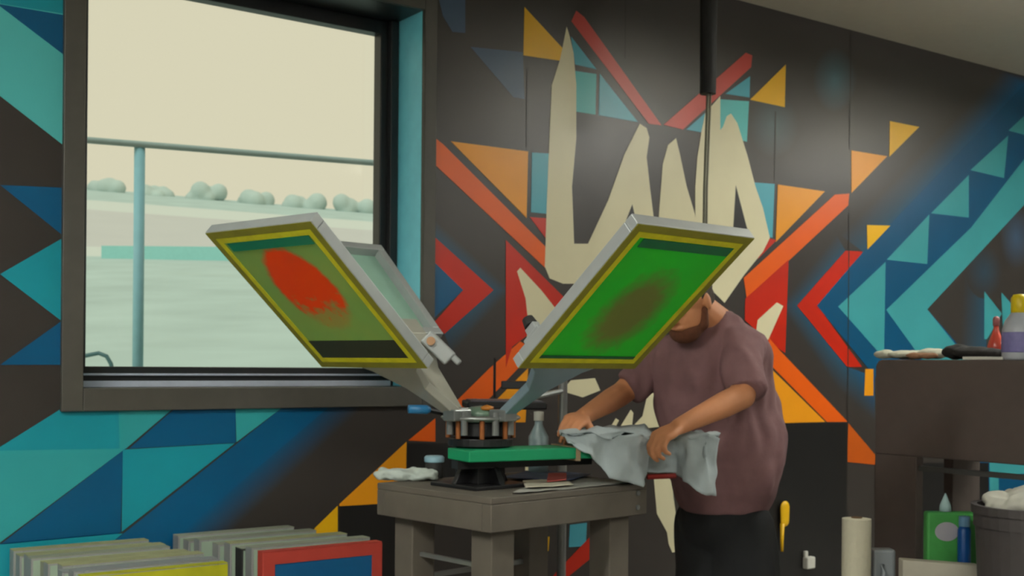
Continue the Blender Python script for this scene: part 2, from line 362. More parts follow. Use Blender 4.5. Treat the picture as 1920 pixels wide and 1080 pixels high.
# unseen ceiling lights: one pair inferred from wall sheen, the others added as fill
m_lamp = mat('lamp_diffuser', (255, 246, 228), .5, emis=2.0)
for i, (t, d, pw) in enumerate(((-.75, 2.3, 1.35), (4.9, 1.9, .82), (7.2, 1.9, .75), (-.75, 5.0, 1.5), (5.8, 5.0, 1.0), (-.75, 6.4, 1.2))):
    L = thing('unseen_ceiling_light', 'unseen long white ceiling light', 'ceiling light', mtx=frame(wp(t, CEIL-.2, d), T), group='ceiling lights of the workshop')
    bm = bmesh.new(); box2(bm, (-.62, -.05, -.02), (.62, .05, .02)); obj('housing', bm, m_white, L, bevel=.01)
    bm = bmesh.new(); box2(bm, (-.6, -.04, -.03), (.6, .04, -.021)); box2(bm, (-.6, -.04, .021), (.6, .04, .03)); obj('diffuser', bm, m_lamp, L)
    bm = bmesh.new(); bm.free()
    for x_ in (-.5, .5): bm = bmesh.new(); cone(bm, (x_, 0, .02), (x_, 0, .2), .004, .004, 8); obj('hanging_rod', bm, m_black, L)
    for up in (0, 1):
        ld = bpy.data.lights.new('lamp_light', 'AREA'); ld.shape = 'RECTANGLE'; ld.size = 1.2; ld.size_y = .08
        ld.energy = (LAMP_UP if up else LAMP_DOWN)*pw; ld.color = (1, 1, .96)
        lo = bpy.data.objects.new('lamp_light', ld); COL.objects.link(lo); lo.parent = L; lo.location = (0, 0, .034 if up else -.034)
        if up: lo.rotation_euler = (math.pi, 0, 0)

# ------------------------------------------------------------------ outside (haze and overexposure painted into the ground and shrub colours)
m_grass = mat('haze_paled_grass', (176, 196, 194), .95, noise=.22, scale=.6)
m_road = mat('haze_paled_road', (196, 196, 196), .95, noise=.05, scale=.5)
m_verge = mat('haze_paled_verge', (206, 212, 208), .95, noise=.1)
rows = [(5.5, 830, 830, 0), (7, 770, 772, 0), (9, 700, 702, 0), (13, 640, 642, 0), (20, 560, 565, 0), (28, 505, 512, 0), (34, 480, 492, 2), (40, 462, 476, 1), (60, 392, 432, 2), (75, 374, 416, 0), (95, 352, 398, 0)]
bm = bmesh.new(); prev = None
for (D, yl, yr, mi) in rows:
    cur = []
    for j in range(13):
        x = -1100 + j*(2000/12); y = yl + (yr-yl)*(x-155)/545
        cur.append(bm.verts.new(at(x, y, D)))
    if prev:
        for j in range(12):
            f = bm.faces.new((prev[0][j], prev[0][j+1], cur[j+1], cur[j])); f.material_index = prev[1]; f.smooth = True
    prev = (cur, mi)
o = obj('ground', bm, [m_grass, m_road, m_verge]); tag(o, kind='structure')
# fence frame
m_fence = mat('galvanised_pipe', (160, 178, 176), .6, noise=.08)
fn = thing('pipe_fence', 'tall pale metal pipe fence with a top rail outside the window', 'fence', at(262, 690, 6.0))
P0 = fn.location.copy()
bm = bmesh.new(); tube(bm, [at(-300, 226, 5.5)-P0, at(155, 262, 5.9)-P0, at(695, 305, 6.5)-P0, at(1200, 345, 7.1)-P0], .017); obj('top_rail', bm, m_fence, fn, smooth=True)
bm = bmesh.new(); q = at(262, 272, 6.03)-P0; tube(bm, [V((q.x, q.y, q.z)), V((q.x, q.y, -.6))], .028); obj('post', bm, mat('post_pipe', (150, 200, 212), .6), fn, smooth=True)
tagb = obj
bm = bmesh.new(); a_ = at(190, 466, 33.0); b_ = at(1100, 474, 33.5); Mx = frame(a_, b_-a_); box2(bm, (0, 0, -.8), ((b_-a_).length, .6, .08), Mx)
tag(obj('low_wall', bm, mat('teal_wall', (150, 208, 204), .8)), 'long low teal wall across the grass outside the window', 'wall')
bm = bmesh.new(); pts = [at(-20, 684, 6.6), at(100, 674, 6.6), at(155, 668, 6.6), at(185, 662, 6.6), at(200, 668, 6.6), at(208, 682, 6.6), at(212, 700, 6.6), at(213, 900, 6.6)]; tube(bm, pts, .012)
tag(obj('bent_pipe', bm, mat('blue_grey_pipe', (80, 118, 122), .5), smooth=True), 'blue-grey bent metal pipe at the lower left corner of the window view', 'pipe')
m_tree = mat('hazy_foliage', (184, 200, 196), .95, noise=.2, scale=.4)
for i in range(9):
    x = 110 + i*92; y = 362 + (x-155)*.082; D = 92; c = at(x, y, D)
    bm = bmesh.new()
    for j in range(9): sph(bm, V((random.uniform(-1.15, 1.15), random.uniform(-.6, .6), .1+random.uniform(0, .75)*(1.2 if i % 3 == 0 else .8))), random.uniform(.45, .8), 10)
    bm2 = fuse(bm, .16, 1); o = obj('distant_shrub', bm2, m_tree, smooth=True); o.location = c
    tag(o, 'hazy pale green shrub on the far horizon seen through the window', 'shrub', 'shrubs on the far horizon')

# ------------------------------------------------------------------ table
tF = V((-.0555, 3.30)); tL = V((-.451, 3.66)); tR = V((.436, 3.76))
eu = (tR-tF); eu3 = V((eu.x, eu.y, 0)).normalized(); LU = eu.length
ev3 = UP.cross(eu3); LV = (tL-tF).length
TH = .922
TM = frame((tF.x, tF.y, 0), eu3)
tb = thing('work_table', 'grey-brown timber table standing in the middle carrying the printing press', 'table', mtx=TM)
bm = bmesh.new(); box2(bm, (0, 0, TH-.02), (LU, LV, TH)); obj('table_top', bm, m_wood, tb, bevel=.003)
for nm, a, b_ in (('a', (0, 0, TH-.10), (LU, .038, TH-.02)), ('b', (0, LV-.038, TH-.10), (LU, LV, TH-.02)), ('c', (0, .038, TH-.10), (.038, LV-.038, TH-.02)), ('d', (LU-.038, .038, TH-.10), (LU, LV-.038, TH-.02))):
    bm = bmesh.new(); box2(bm, a, b_); obj('apron', bm, m_wood, tb, bevel=.003)
for (x, y) in ((.04, .04), (LU-.13, .04), (.04, LV-.13), (LU-.13, LV-.13)):
    bm = bmesh.new(); box2(bm, (x, y, 0), (x+.09, y+.09, TH-.021)); obj('leg', bm, m_wood, tb, bevel=.004)
bm = bmesh.new(); box2(bm, (.06, LV-.10, .62), (LU-.06, LV-.085, .635)); box2(bm, (.07, .1, .70), (.085, LV-.1, .712)); obj('brace', bm, m_silver, tb)
for z in (TH-.03, TH-.075):
    bm = bmesh.new(); cone(bm, (LU-.045, .002, z), (LU-.045, -.004, z), .008, .008, 12); obj('screw', bm, m_silver, tb)

# ------------------------------------------------------------------ screens
def screen_mesh(w, l, th, bar):
    """frame in local coords: x width, y length, z thickness (0 = underside)"""
    bm = bmesh.new()
    for a, b_ in (((-w/2, -l/2), (w/2, -l/2+bar)), ((-w/2, l/2-bar), (w/2, l/2)), ((-w/2, -l/2+bar), (-w/2+bar, l/2-bar)), ((w/2-bar, -l/2+bar), (w/2, l/2-bar))):
        box2(bm, (a[0], a[1], 0), (b_[0], b_[1], th))
    return bm
def ring(w0, l0, w1, l1, z0, z1):
    bm = bmesh.new()
    o_ = [(-w0/2, -l0/2), (w0/2, -l0/2), (w0/2, l0/2), (-w0/2, l0/2)]; i_ = [(-w1/2, -l1/2), (w1/2, -l1/2), (w1/2, l1/2), (-w1/2, l1/2)]
    vo = [[bm.verts.new((*p, z)) for p in o_] for z in (z0, z1)]; vi = [[bm.verts.new((*p, z)) for p in i_] for z in (z0, z1)]
    for k_ in range(4):
        n_ = (k_+1) % 4
        bm.faces.new((vo[0][k_], vo[0][n_], vi[0][n_], vi[0][k_])); bm.faces.new((vo[1][k_], vo[1][n_], vi[1][n_], vi[1][k_]))
        bm.faces.new((vo[0][k_], vo[0][n_], vo[1][n_], vo[1][k_])); bm.faces.new((vi[0][k_], vi[0][n_], vi[1][n_], vi[1][k_]))
    return bm
def print_mat(name, base, ink, cx, cy, rx, ry, cut):
    m = bpy.data.materials.new(name); m.use_nodes = True; nt = m.node_tree; b = nt.nodes['Principled BSDF']; b.inputs['Roughness'].default_value = .45
    tc = nt.nodes.new('ShaderNodeTexCoord'); mp = nt.nodes.new('ShaderNodeMapping'); mp.inputs['Scale'].default_value = (1/rx, 1/ry, 0); mp.inputs['Location'].default_value = (-cx/rx, -cy/ry, 0)
    nt.links.new(tc.outputs['Object'], mp.inputs['Vector'])
    ln = nt.nodes.new('ShaderNodeVectorMath'); ln.operation = 'LENGTH'; nt.links.new(mp.outputs['Vector'], ln.inputs[0])
    nz = nt.nodes.new('ShaderNodeTexNoise'); nz.inputs['Scale'].default_value = 34; nz.inputs['Detail'].default_value = 4; nt.links.new(tc.outputs['Object'], nz.inputs['Vector'])
    md = nt.nodes.new('ShaderNodeMath'); md.operation = 'MULTIPLY_ADD'; md.inputs[1].default_value = cut[2]; nt.links.new(nz.outputs['Fac'], md.inputs[0]); nt.links.new(ln.outputs['Value'], md.inputs[2])
    r1 = nt.nodes.new('ShaderNodeMapRange'); r1.inputs['From Min'].default_value = cut[0]; r1.inputs['From Max'].default_value = cut[1]; r1.inputs['To Min'].default_value = 1; r1.inputs['To Max'].default_value = 0
    nt.links.new(md.outputs[0], r1.inputs['Value'])
    # openings low in the printed shape
    sx = nt.nodes.new('ShaderNodeSeparateXYZ'); nt.links.new(mp.outputs['Vector'], sx.inputs[0])
    nz2 = nt.nodes.new('ShaderNodeTexNoise'); nz2.inputs['Scale'].default_value = 26; nz2.inputs['Detail'].default_value = 3; nt.links.new(tc.outputs['Object'], nz2.inputs['Vector'])
    m2 = nt.nodes.new('ShaderNodeMath'); m2.operation = 'MULTIPLY_ADD'; m2.inputs[1].default_value = 1.8; nt.links.new(nz2.outputs['Fac'], m2.inputs[0]); nt.links.new(sx.outputs['Y'], m2.inputs[2])
    r2 = nt.nodes.new('ShaderNodeMapRange'); r2.inputs['From Min'].default_value = cut[3]; r2.inputs['From Max'].default_value = cut[3]+.35; nt.links.new(m2.outputs[0], r2.inputs['Value'])
    r2.inputs['To Min'].default_value = cut[4]
    mu = nt.nodes.new('ShaderNodeMath'); mu.operation = 'MULTIPLY'; nt.links.new(r1.outputs[0], mu.inputs[0]); nt.links.new(r2.outputs[0], mu.inputs[1])
    # uneven emulsion
    nz3 = nt.nodes.new('ShaderNodeTexNoise'); nz3.inputs['Scale'].default_value = 6; nt.links.new(tc.outputs['Object'], nz3.inputs['Vector'])
    bx = nt.nodes.new('ShaderNodeMix'); bx.data_type = 'RGBA'; bx.inputs['A'].default_value = (*lin(base[0]), 1); bx.inputs['B'].default_value = (*lin(base[1]), 1); nt.links.new(nz3.outputs['Fac'], bx.inputs['Factor'])
    mx = nt.nodes.new('ShaderNodeMix'); mx.data_type = 'RGBA'; nt.links.new(mu.outputs[0], mx.inputs['Factor']); nt.links.new(bx.outputs['Result'], mx.inputs['A']); mx.inputs['B'].default_value = (*lin(ink), 1)
    nt.links.new(mx.outputs['Result'], b.inputs['Base Color'])
    tl = nt.nodes.new('ShaderNodeBsdfTranslucent'); nt.links.new(mx.outputs['Result'], tl.inputs['Color']); mm_ = nt.nodes.new('ShaderNodeMixShader'); mm_.inputs[0].default_value = .5
    nt.links.new(b.outputs[0], mm_.inputs[1]); nt.links.new(tl.outputs[0], mm_.inputs[2]); nt.links.new(mm_.outputs[0], nt.nodes['Material Output'].inputs[0])
    return m
def silk_screen(c, az, tilt, w, l, label, mesh_m, roll=0.0, th=.034, band=None, strip=None, dim=(.045, .014)):
    a = V((math.cos(az), math.sin(az), 0)); e = V((-math.sin(az), math.cos(az), 0))
    L = a*math.cos(tilt) + UP*math.sin(tilt); Nn = L.cross(e)          # one face normal
    if Nn.z < 0: Nn = -Nn                                              # top side
    X = L.cross(Nn)
    M = Matrix(((X.x, L.x, Nn.x, c[0]), (X.y, L.y, Nn.y, c[1]), (X.z, L.z, Nn.z, c[2]), (0, 0, 0, 1)))
    if roll: M = M @ Matrix.Rotation(roll, 4, 'Y')
    s = thing('silk_screen', label, 'printing screen', mtx=M)
    obj('frame', screen_mesh(w, l, th, .03), m_alu, s, bevel=.003)
    obj('tape_border', ring(w-.004, l-.004, w-.05, l-.05, -.0016, -.0002), m_tape2, s); obj('inner_tape', ring(w-.052, l-.052, w-.088, l-.088, -.0016, -.0002), m_tape, s)
    bm = bmesh.new(); box2(bm, (-w/2+.012, -l/2+.012, .0006), (w/2-.012, l/2-.012, .0016)); obj('mesh', bm, mesh_m, s)
    if strip:   # tape strips on the underside, along both short ends
        bm = bmesh.new(); box2(bm, (-w/2+.05, l/2-.075, -.003), (w/2-.06, l/2-.045, -.0018)); obj('tape_strip', bm, strip, s)
    if band:  # darker band across the lower end of the mesh
        bm = bmesh.new(); box2(bm, (-w/2+.044, -l/2+.044, -.001), (w/2-.044, -l/2+.044+band[1], -.0003)); obj('mesh_band', bm, band[0], s)
    return s, M
m_pL = print_mat('orange_printed_mesh', ((150, 205, 126), (190, 206, 110)), (255, 100, 14), .0, .045, .125, .165, (.98, 1.12, .18, .25, .22))
m_pR = print_mat('green_printed_mesh', ((50, 222, 78), (84, 228, 66)), (150, 160, 84), -.01, -.04, .12, .17, (.8, 1.35, .5, -.3, .3))
m_pT = mat('pale_green_mesh', (150, 190, 172), .4, noise=.2, scale=8)
AZL, TIL = R(-131), R(41.3); AZR, TIR = R(-48.6), R(39.3)
cL = V((-.547, 3.28, 1.471)); cR = V((.330, 3.135, 1.4645))
sL, ML = silk_screen(cL, AZL, TIL, .46, .565, 'raised printing screen with a round orange-red print, in front of the window', m_pL, band=(mat('dark_mesh_band', (46, 52, 32), .6), .075), strip=mat('teal_tape', (20, 120, 84), .4))
sR, MR = silk_screen(cR, AZR, TIR, .46, .557, 'raised printing screen with bright green mesh, hiding the face of the person', m_pR, band=(mat('green_ink_band', (16, 96, 56), .5), .012), strip=mat('deep_green_tape', (0, 108, 62), .4))
AZT, TIT = R(136), R(44)
HC = V((-.095, 3.62, 0))        # press centre
cT = V((-.505, 3.93, 1.535))
sT, MT = silk_screen(cT, AZT, TIT, .40, .46, 'raised printing screen with pale mesh, standing behind the orange-red one', m_pT)

# ------------------------------------------------------------------ printing press
pr = thing('printing_press', 'small four-arm tabletop screen printing press of black and bare steel', 'printing press', (HC.x, HC.y, TH))
def rel(p): return V(p) - V((HC.x, HC.y, TH))
bm = bmesh.new(); Mb = Matrix.Rotation(R(42), 4, 'Z')
box2(bm, (-.11, -.11, 0), (.11, .11, .012), Mb); box2(bm, (-.055, -.055, .012), (.055, .055, .12), Mb)
for k_ in range(4):
    prism(bm, [(.05, 0), (.108, 0), (.05, .1)], -.01, .01, Mb @ Matrix.Rotation(R(90*k_), 4, 'Z') @ Matrix.Translation((0, 0, .012)) @ Matrix.Rotation(R(90), 4, 'X'))
obj('base', bm, m_black, pr, bevel=.003)
bm = bmesh.new(); cone(bm, (0, 0, .12), (0, 0, .23), .03, .03, 20); obj('shaft', bm, m_silver, pr, smooth=False)
bm = bmesh.new(); cone(bm, (0, 0, .155), (0, 0, .20), .085, .085, 28); obj('hub', bm, m_black, pr, bevel=.004)
bm = bmesh.new(); lathe(bm, [(.088, .206), (.118, .206), (.124, .212), (.118, .218), (.088, .218)], n=36); lathe(bm, [(.0, .20), (.09, .20), (.09, .212), (.0, .212)], n=30); obj('head_ring', bm, m_silver, pr, smooth=True)
bm = bmesh.new(); lathe(bm, [(.055, .212), (.05, .232), (.03, .244), (0, .248)], n=28); obj('cap', bm, mat('sage_cap', (110, 138, 120), .3, coat=.5), pr, smooth=True)
bm = bmesh.new(); lathe(bm, [(.02, .236), (.02, .246), (.0, .252)], c=(.02, -.03, 0), n=16); obj('amber_knob', bm, mat('amber_knob', (190, 120, 40), .4), pr, smooth=True)
m_brass = mat('brass_bolt', (176, 108, 62), .35, .5)
for k_ in range(8):
    an_ = R(-131+45*k_); bm = bmesh.new(); cone(bm, (.1*math.cos(an_), .1*math.sin(an_), .15), (.1*math.cos(an_), .1*math.sin(an_), .206), .008, .008, 12); obj('bolt', bm, m_brass, pr)
# lower carousel with the pallet arm
bm = bmesh.new(); lathe(bm, [(0, .125), (.1, .125), (.1, .15), (0, .15)], n=30); obj('lower_carousel', bm, m_black, pr, bevel=.003)
pa = V((.883, .469, 0)); A0 = V((-.15, 3.42, 0)); pn = V((-.469, .883, 0))
PM = frame(rel((A0.x, A0.y, 1.043)), pa)
def rrect(x0, y0, x1, y1, r, n=6):
    o_ = []
    for cx_, cy_, a0 in ((x1-r, y0+r, -90), (x1-r, y1-r, 0)):
        for k_ in range(n+1): a_ = R(a0+90*k_/n); o_.append((cx_+r*math.cos(a_), cy_+r*math.sin(a_)))
    return o_ + [(x0, y1), (x0, y0)]
bm = bmesh.new(); prism(bm, rrect(.03, 0, .66, .15, .04), -.034, 0, PM); pallet = obj('pallet', bm, m_green, pr, bevel=.004); pallet['label'] = 'bright green taped pallet board'
bm = bmesh.new(); box2(bm, (.395, -.003, -.04), (.41, .153, .003), PM); obj('pallet_strap', bm, mat('beige_strap', (150, 130, 100), .8), pr)
bm = bmesh.new(); box2(bm, (.03, .075, -.06), (.5, .12, -.034), PM); q0 = PM @ V((.1, .1, -.055)); tube(bm, [V((0, 0, .138)), q0], .014, 8); obj('pallet_arm', bm, m_black, pr)
m_armL = mat('light_steel_arm', (172, 172, 160), .5, .2); m_armR = mat('blue_grey_steel_arm', (136, 158, 170), .45, .3)
def head_arm(Mscr, l, az, m, th, name='print_arm', wide=.17):
    a = V((math.cos(az), math.sin(az), 0)); inner = rel(Mscr @ V((0, -l/2+.01, th+.006)))
    X = (Mscr.to_3x3() @ V((1, 0, 0))).normalized(); U = (Mscr.to_3x3() @ V((0, 0, 1))).normalized(); Ld = (Mscr.to_3x3() @ V((0, 1, 0))).normalized()
    root = a*.105 + UP*.222
    bm = bmesh.new()
    d = (inner - root); dn = d.normalized(); sd_ = X
    up_ = dn.cross(sd_).normalized()
    def quad(c, hw, hh): return [c+sd_*hw+up_*hh, c-sd_*hw+up_*hh, c-sd_*hw-up_*hh, c+sd_*hw-up_*hh]
    secs = [quad(root, .018, .014), quad(root+d*.5, .04, .014), quad(root+d*.78, .095, .012), quad(inner-Ld*.012, wide, .01)]
    rr = [[bm.verts.new(p) for p in q_] for q_ in secs]
    for i in range(3):
        for k_ in range(4): bm.faces.new((rr[i][k_], rr[i][(k_+1) % 4], rr[i+1][(k_+1) % 4], rr[i+1][k_]))
    bm.faces.new(rr[0]); bm.faces.new(rr[-1])
    box2(bm, (-wide, -l/2-.02, th+.002), (wide, -l/2+.05, th+.016), Matrix.Translation(-V((HC.x, HC.y, TH))) @ Mscr)
    arm = obj(name, bm, m, pr, bevel=.003)
    bm = bmesh.new(); box(bm, (0, 0, 0), (.075, .05, .035), frame(root + a*.0, a)); obj('pivot_block', bm, m_silver, arm, bevel=.004)
    bm = bmesh.new(); s2 = UP.cross(a)
    for s_ in (-1, 1): cone(bm, root+s2*s_*.03-UP*.06, root+s2*s_*.03+UP*.01, .011, .011, 10)
    obj('spring', bm, m_silver, arm)
    return arm
aL = head_arm(ML, .565, AZL, m_armL, .034); aR = head_arm(MR, .557, AZR, m_armR, .034); aT = head_arm(MT, .46, AZT, m_armL, .034, wide=.1)
# registration handle with the blue grip
bm = bmesh.new(); h0 = V((-.1, -.02, .222)); h1 = rel(at(800, 768, 3.55)); h2 = rel(at(766, 767, 3.53)); tube(bm, [h0, h1], .008, 8); hb = obj('handle_rod', bm, m_black, pr)
bm = bmesh.new(); tube(bm, [h1+(h2-h1)*-.2, h1, h2], [.008, .014, .013], 14); obj('blue_grip', bm, mat('blue_grip', (38, 112, 160), .4), hb, smooth=True)
# side clamps with knobs
def clamp(Mscr, x, y, s):
    M = Matrix.Translation(-V((HC.x, HC.y, TH))) @ Mscr
    bm = bmesh.new(); box2(bm, (x-.02, y-.035, .034), (x+.02, y+.035, .05), M); box2(bm, (x-.012, y-.02, .05), (x+.012, y+.02, .075), M); c = obj('clamp', bm, m_alu, pr, bevel=.003)
    bm = bmesh.new(); cone(bm, M @ V((x, y, .075)), M @ V((x, y, .10)), .02, .016, 14); obj('knob', bm, m_rubber, c)
clamp(MR, -.2 if (MR @ V((-.2, 0, 0))).x < (MR @ V((.2, 0, 0))).x else .2, -.19, 1)
clamp(MT, .15 if (MT @ V((.15, 0, 0))).y < (MT @ V((-.15, 0, 0))).y else -.15, -.17, 1)
# white bracket on the right of the pale screen
bk = V((0, 0, 0)); Mk = frame(rel(at(822, 652, 3.78)), (V((.62, 0, -.6))), V((.6, 0, .62)))
bm = bmesh.new(); box(bm, (0, 0, 0), (.11, .06, .05), Mk); box(bm, (.06, 0, .012), (.05, .05, .02), Mk); br = obj('registration_bracket', bm, m_alu, pr, bevel=.006)
bm = bmesh.new(); cone(bm, Mk @ V((-.03, -.03, .0)), Mk @ V((-.03, -.045, .0)), .014, .014, 14); obj('orange_knob', bm, mat('peach_knob', (196, 150, 110), .5), br)

# ------------------------------------------------------------------ things on the table
def on_table(x, y, h=0): # px at table height -> world
    r = ray(x, y); k_ = (TH + h - CAMH) / r.z; return V((0, 0, CAMH)) + r*k_
def sheet(name, px, z, m, label, cat, amp=.004, n=14, group=None, thick=.0016):
    P = [on_table(*p) for p in px]; bm = bmesh.new(); g = []
    from mathutils import noise
    for i in range(n+1):
        row = []
        for j in range(n+1):
            u, v = i/n, j/n; p = (P[0]*(1-u)+P[1]*u)*(1-v) + (P[3]*(1-u)+P[2]*u)*v
            row.append(bm.verts.new((p.x, p.y, TH + z + amp*(.5+noise.noise(V((p.x*14, p.y*14, z*50)))))))
        g.append(row)
    for i in range(n):
        for j in range(n): bm.faces.new((g[i][j], g[i+1][j], g[i+1][j+1], g[i][j+1]))
    o = obj(name, bm, m, smooth=True); md = o.modifiers.new('s', 'SOLIDIFY'); md.thickness = thick; md.offset = 1
    return tag(o, label, cat, group)
sheet('newspaper', [(962, 926), (975, 927), (1190, 906), (1050, 891)], .001, mat('newsprint', (150, 150, 142), .9, noise=.35, scale=40), 'crumpled grey newspaper sheet spread along the front edge of the table', 'newspaper')
sheet('printed_page', [(940, 902), (1060, 908), (1110, 896), (1000, 886)], .009, mat('blue_print_page', (84, 98, 128), .8, noise=.5, scale=22), 'dark blue printed page lying on the newspaper', 'paper', amp=.003)
sheet('pink_rag', [(1025, 912), (1062, 912), (1062, 898), (1028, 898)], .014, mat('pink_cloth', (196, 92, 84), .9), 'small pink-red scrap lying on the table papers', 'rag', amp=.006)
sheet('cream_paper', [(985, 922), (1075, 915), (1055, 903), (980, 908)], .008, mat('cream_sheet', (206, 200, 180), .9), 'small cream paper beside the front corner of the table', 'paper', amp=.004)
bm = bmesh.new()
c0 = on_table(762, 900)
for i in range(13):
    for j in range(4): sph(bm, c0 + V((-.08+.0135*i, -.03+.02*j+.004*math.sin(i*1.1), .017+.004*math.sin(i*1.3+j))), .0165, 10, (1.2, 1.2, .95))
bm = fuse(bm, .005, 3); cloth_wrinkle(bm, .012, (30, 30, 60)); tag(obj('white_rag', bm, mat('white_cotton', (196, 208, 200), .9, bump=.3, scale=40), smooth=True), 'crumpled white rag on the left corner of the table', 'rag')
jp = on_table(814, 896); jr = thing('ink_jar', 'dark jar with a pale blue lid left of the press base', 'jar', jp)
bm = bmesh.new(); lathe(bm, [(.028, 0), (.03, .004), (.03, .05), (.026, .055)], n=24); obj('jar_body', bm, m_rubber, jr, smooth=True)
bm = bmesh.new(); lathe(bm, [(.032, .052), (.033, .056), (.033, .068), (.028, .073), (0, .074)], n=24); obj('lid', bm, mat('pale_blue_lid', (150, 190, 205), .4), jr, smooth=True)

# flash dryer behind
fd = thing('flash_dryer', 'black flat heater panel on a steel post behind the press', 'heater', (at(1053, 1000, 4.42).x, 4.42, 0))
f0 = fd.location.copy(); fz = 1.185
bm = bmesh.new(); cone(bm, (0, 0, .03), (0, 0, 1.24), .017, .017, 16); obj('post', bm, m_silver, fd, smooth=False)
bm = bmesh.new(); box2(bm, (-.2, -.02, 0), (.2, .02, .03)); box2(bm, (-.02, -.14, 0), (.02, .14, .03)); obj('foot', bm, m_black, fd, bevel=.004)
Mf = frame(at(944, 756, 4.2)-f0, V((1, .12, 0)))
bm = bmesh.new(); box2(bm, (-.14, -.13, -.018), (.14, .13, .008), Mf); pn_ = obj('heater_panel', bm, m_black, fd, bevel=.006)
bm = bmesh.new(); box2(bm, (-.125, -.115, .008), (.125, .115, .012), Mf); obj('top_plate', bm, mat('grey_top_plate', (92, 94, 104), .4, .3), pn_)
bm = bmesh.new(); tube(bm, [Mf @ V((.1, 0, .02)), V((0, 0, 1.2))], .01, 8); obj('swing_arm', bm, m_silver, fd)
bm = bmesh.new(); pc_ = at(927, 745, 4.32)-f0; tube(bm, [V((pc_.x, pc_.y, fz-.01)), V((pc_.x, pc_.y, 1.32))], .005, 8); obj('handle', bm, m_black, fd)
bm = bmesh.new(); pc_ = at(980, 722, 4.38)-f0; box(bm, pc_, (.16, .05, .03)); obj('control_box', bm, m_black, fd, bevel=.004)

# spray can / bottles beside the press (behind the pallet)
bt = on_table(1008, 884); b0 = thing('clear_bottle', 'clear pale bottle with a white cap behind the green pallet', 'bottle', V((at(1010, 800, 4.0).x, 4.0, TH)))
bm = bmesh.new(); lathe(bm, [(.03, 0), (.034, .01), (.034, .13), (.014, .17), (.013, .19)], n=24); obj('bottle_body', bm, mat('frosted_plastic', (150, 172, 176), .3), b0, smooth=True)
bm = bmesh.new(); lathe(bm, [(.017, .185), (.017, .215), (0, .217)], n=20); obj('cap', bm, m_white, b0)

# ------------------------------------------------------------------ t-shirt being loaded
def curtain(bm, top, bot, n=40, m_=18, wav=(.008, 26)):
    """ruled surface between two px polylines [(x,y,Y)...]"""
    def samp(L, u):
        s = u*(len(L)-1); i = min(int(s), len(L)-2); f = s-i
        f = f*f*(3-2*f)*.35 + f*.65
        return at(*L[i])*(1-f) + at(*L[i+1])*f
    g = []
    for i in range(n+1):
        u = i/n; a = samp(top, u); b_ = samp(bot, u); row = []
        for j in range(m_+1):
            v = j/m_; p = a.lerp(b_, v); p.y += wav[0]*math.sin(u*wav[1]+v*2.2)*v + .004*math.sin(v*9+u*14); row.append(bm.verts.new(p))
        g.append(row)
    for i in range(n):
        for j in range(m_): bm.faces.new((g[i][j], g[i+1][j], g[i+1][j+1], g[i][j+1]))
bm = bmesh.new()
curtain(bm, [(1052, 812, 3.62), (1100, 816, 3.60), (1150, 818, 3.62), (1205, 812, 3.66), (1222, 826, 3.76), (1268, 826, 3.80), (1290, 815, 3.72), (1330, 812, 3.70), (1344, 822, 3.74)],
        [(1070, 832, 3.60), (1112, 850, 3.59), (1142, 896, 3.62), (1205, 912, 3.66), (1216, 884, 3.78), (1268, 886, 3.82), (1292, 905, 3.72), (1318, 928, 3.70), (1342, 930, 3.74)])
curtain(bm, [(1045, 806, 3.86), (1100, 805, 3.88), (1150, 802, 3.90), (1205, 803, 3.90), (1225, 812, 3.90), (1265, 815, 3.92), (1290, 808, 3.90), (1330, 808, 3.88), (1344, 822, 3.80)],
        [(1052, 812, 3.62), (1100, 816, 3.60), (1150, 818, 3.62), (1205, 812, 3.66), (1222, 826, 3.76), (1268, 826, 3.80), (1290, 815, 3.72), (1330, 812, 3.70), (1344, 822, 3.74)], m_=8, wav=(.0, 1))
bmesh.ops.remove_doubles(bm, verts=bm.verts, dist=.0015); cloth_wrinkle(bm, .03, (16, 16, 9), 5); cloth_wrinkle(bm, .01, (40, 40, 20), 8)
ts = obj('tee_shirt', bm, m_tee, smooth=True); md = ts.modifiers.new('s', 'SOLIDIFY'); md.thickness = .004
tag(ts, 'light grey-white t-shirt being pulled over the end of the green pallet', 't-shirt')
bm = bmesh.new(); tube(bm, [at(1214, 894, 3.80), at(1238, 893, 3.82), (at(1266, 892, 3.84))], .009, 10); o = obj('red_hem', bm, mat('dark_red_cloth', (132, 34, 26), .9), ts, smooth=True)
bm = bmesh.new(); curtain(bm, [(1206, 822, 3.84), (1240, 820, 3.88), (1285, 818, 3.86)], [(1212, 888, 3.84), (1240, 888, 3.88), (1290, 890, 3.86)], 12, 8, (.004, 9)); o = obj('inner_back', bm, mat('shirt_inner_shade', (112, 108, 88), .9), ts, smooth=True); o.modifiers.new('s', 'SOLIDIFY').thickness = .003; o['label'] = 'inside of the shirt, its shadow painted olive-grey'  # shadow inside the shirt is put into this darker colour

# ------------------------------------------------------------------ person
pz = thing('person', 'person in a mauve t-shirt and black shorts pulling a shirt onto the press', 'person', (at(1355, 700, 4.15).x, 4.15, 0))
p0 = pz.location.copy()
def pp(x, y, Y): return at(x, y, Y) - p0
Fd = V((-.66, -.75, 0)).normalized(); Lf = V((.75, -.66, 0)).normalized()
body = bmesh.new()
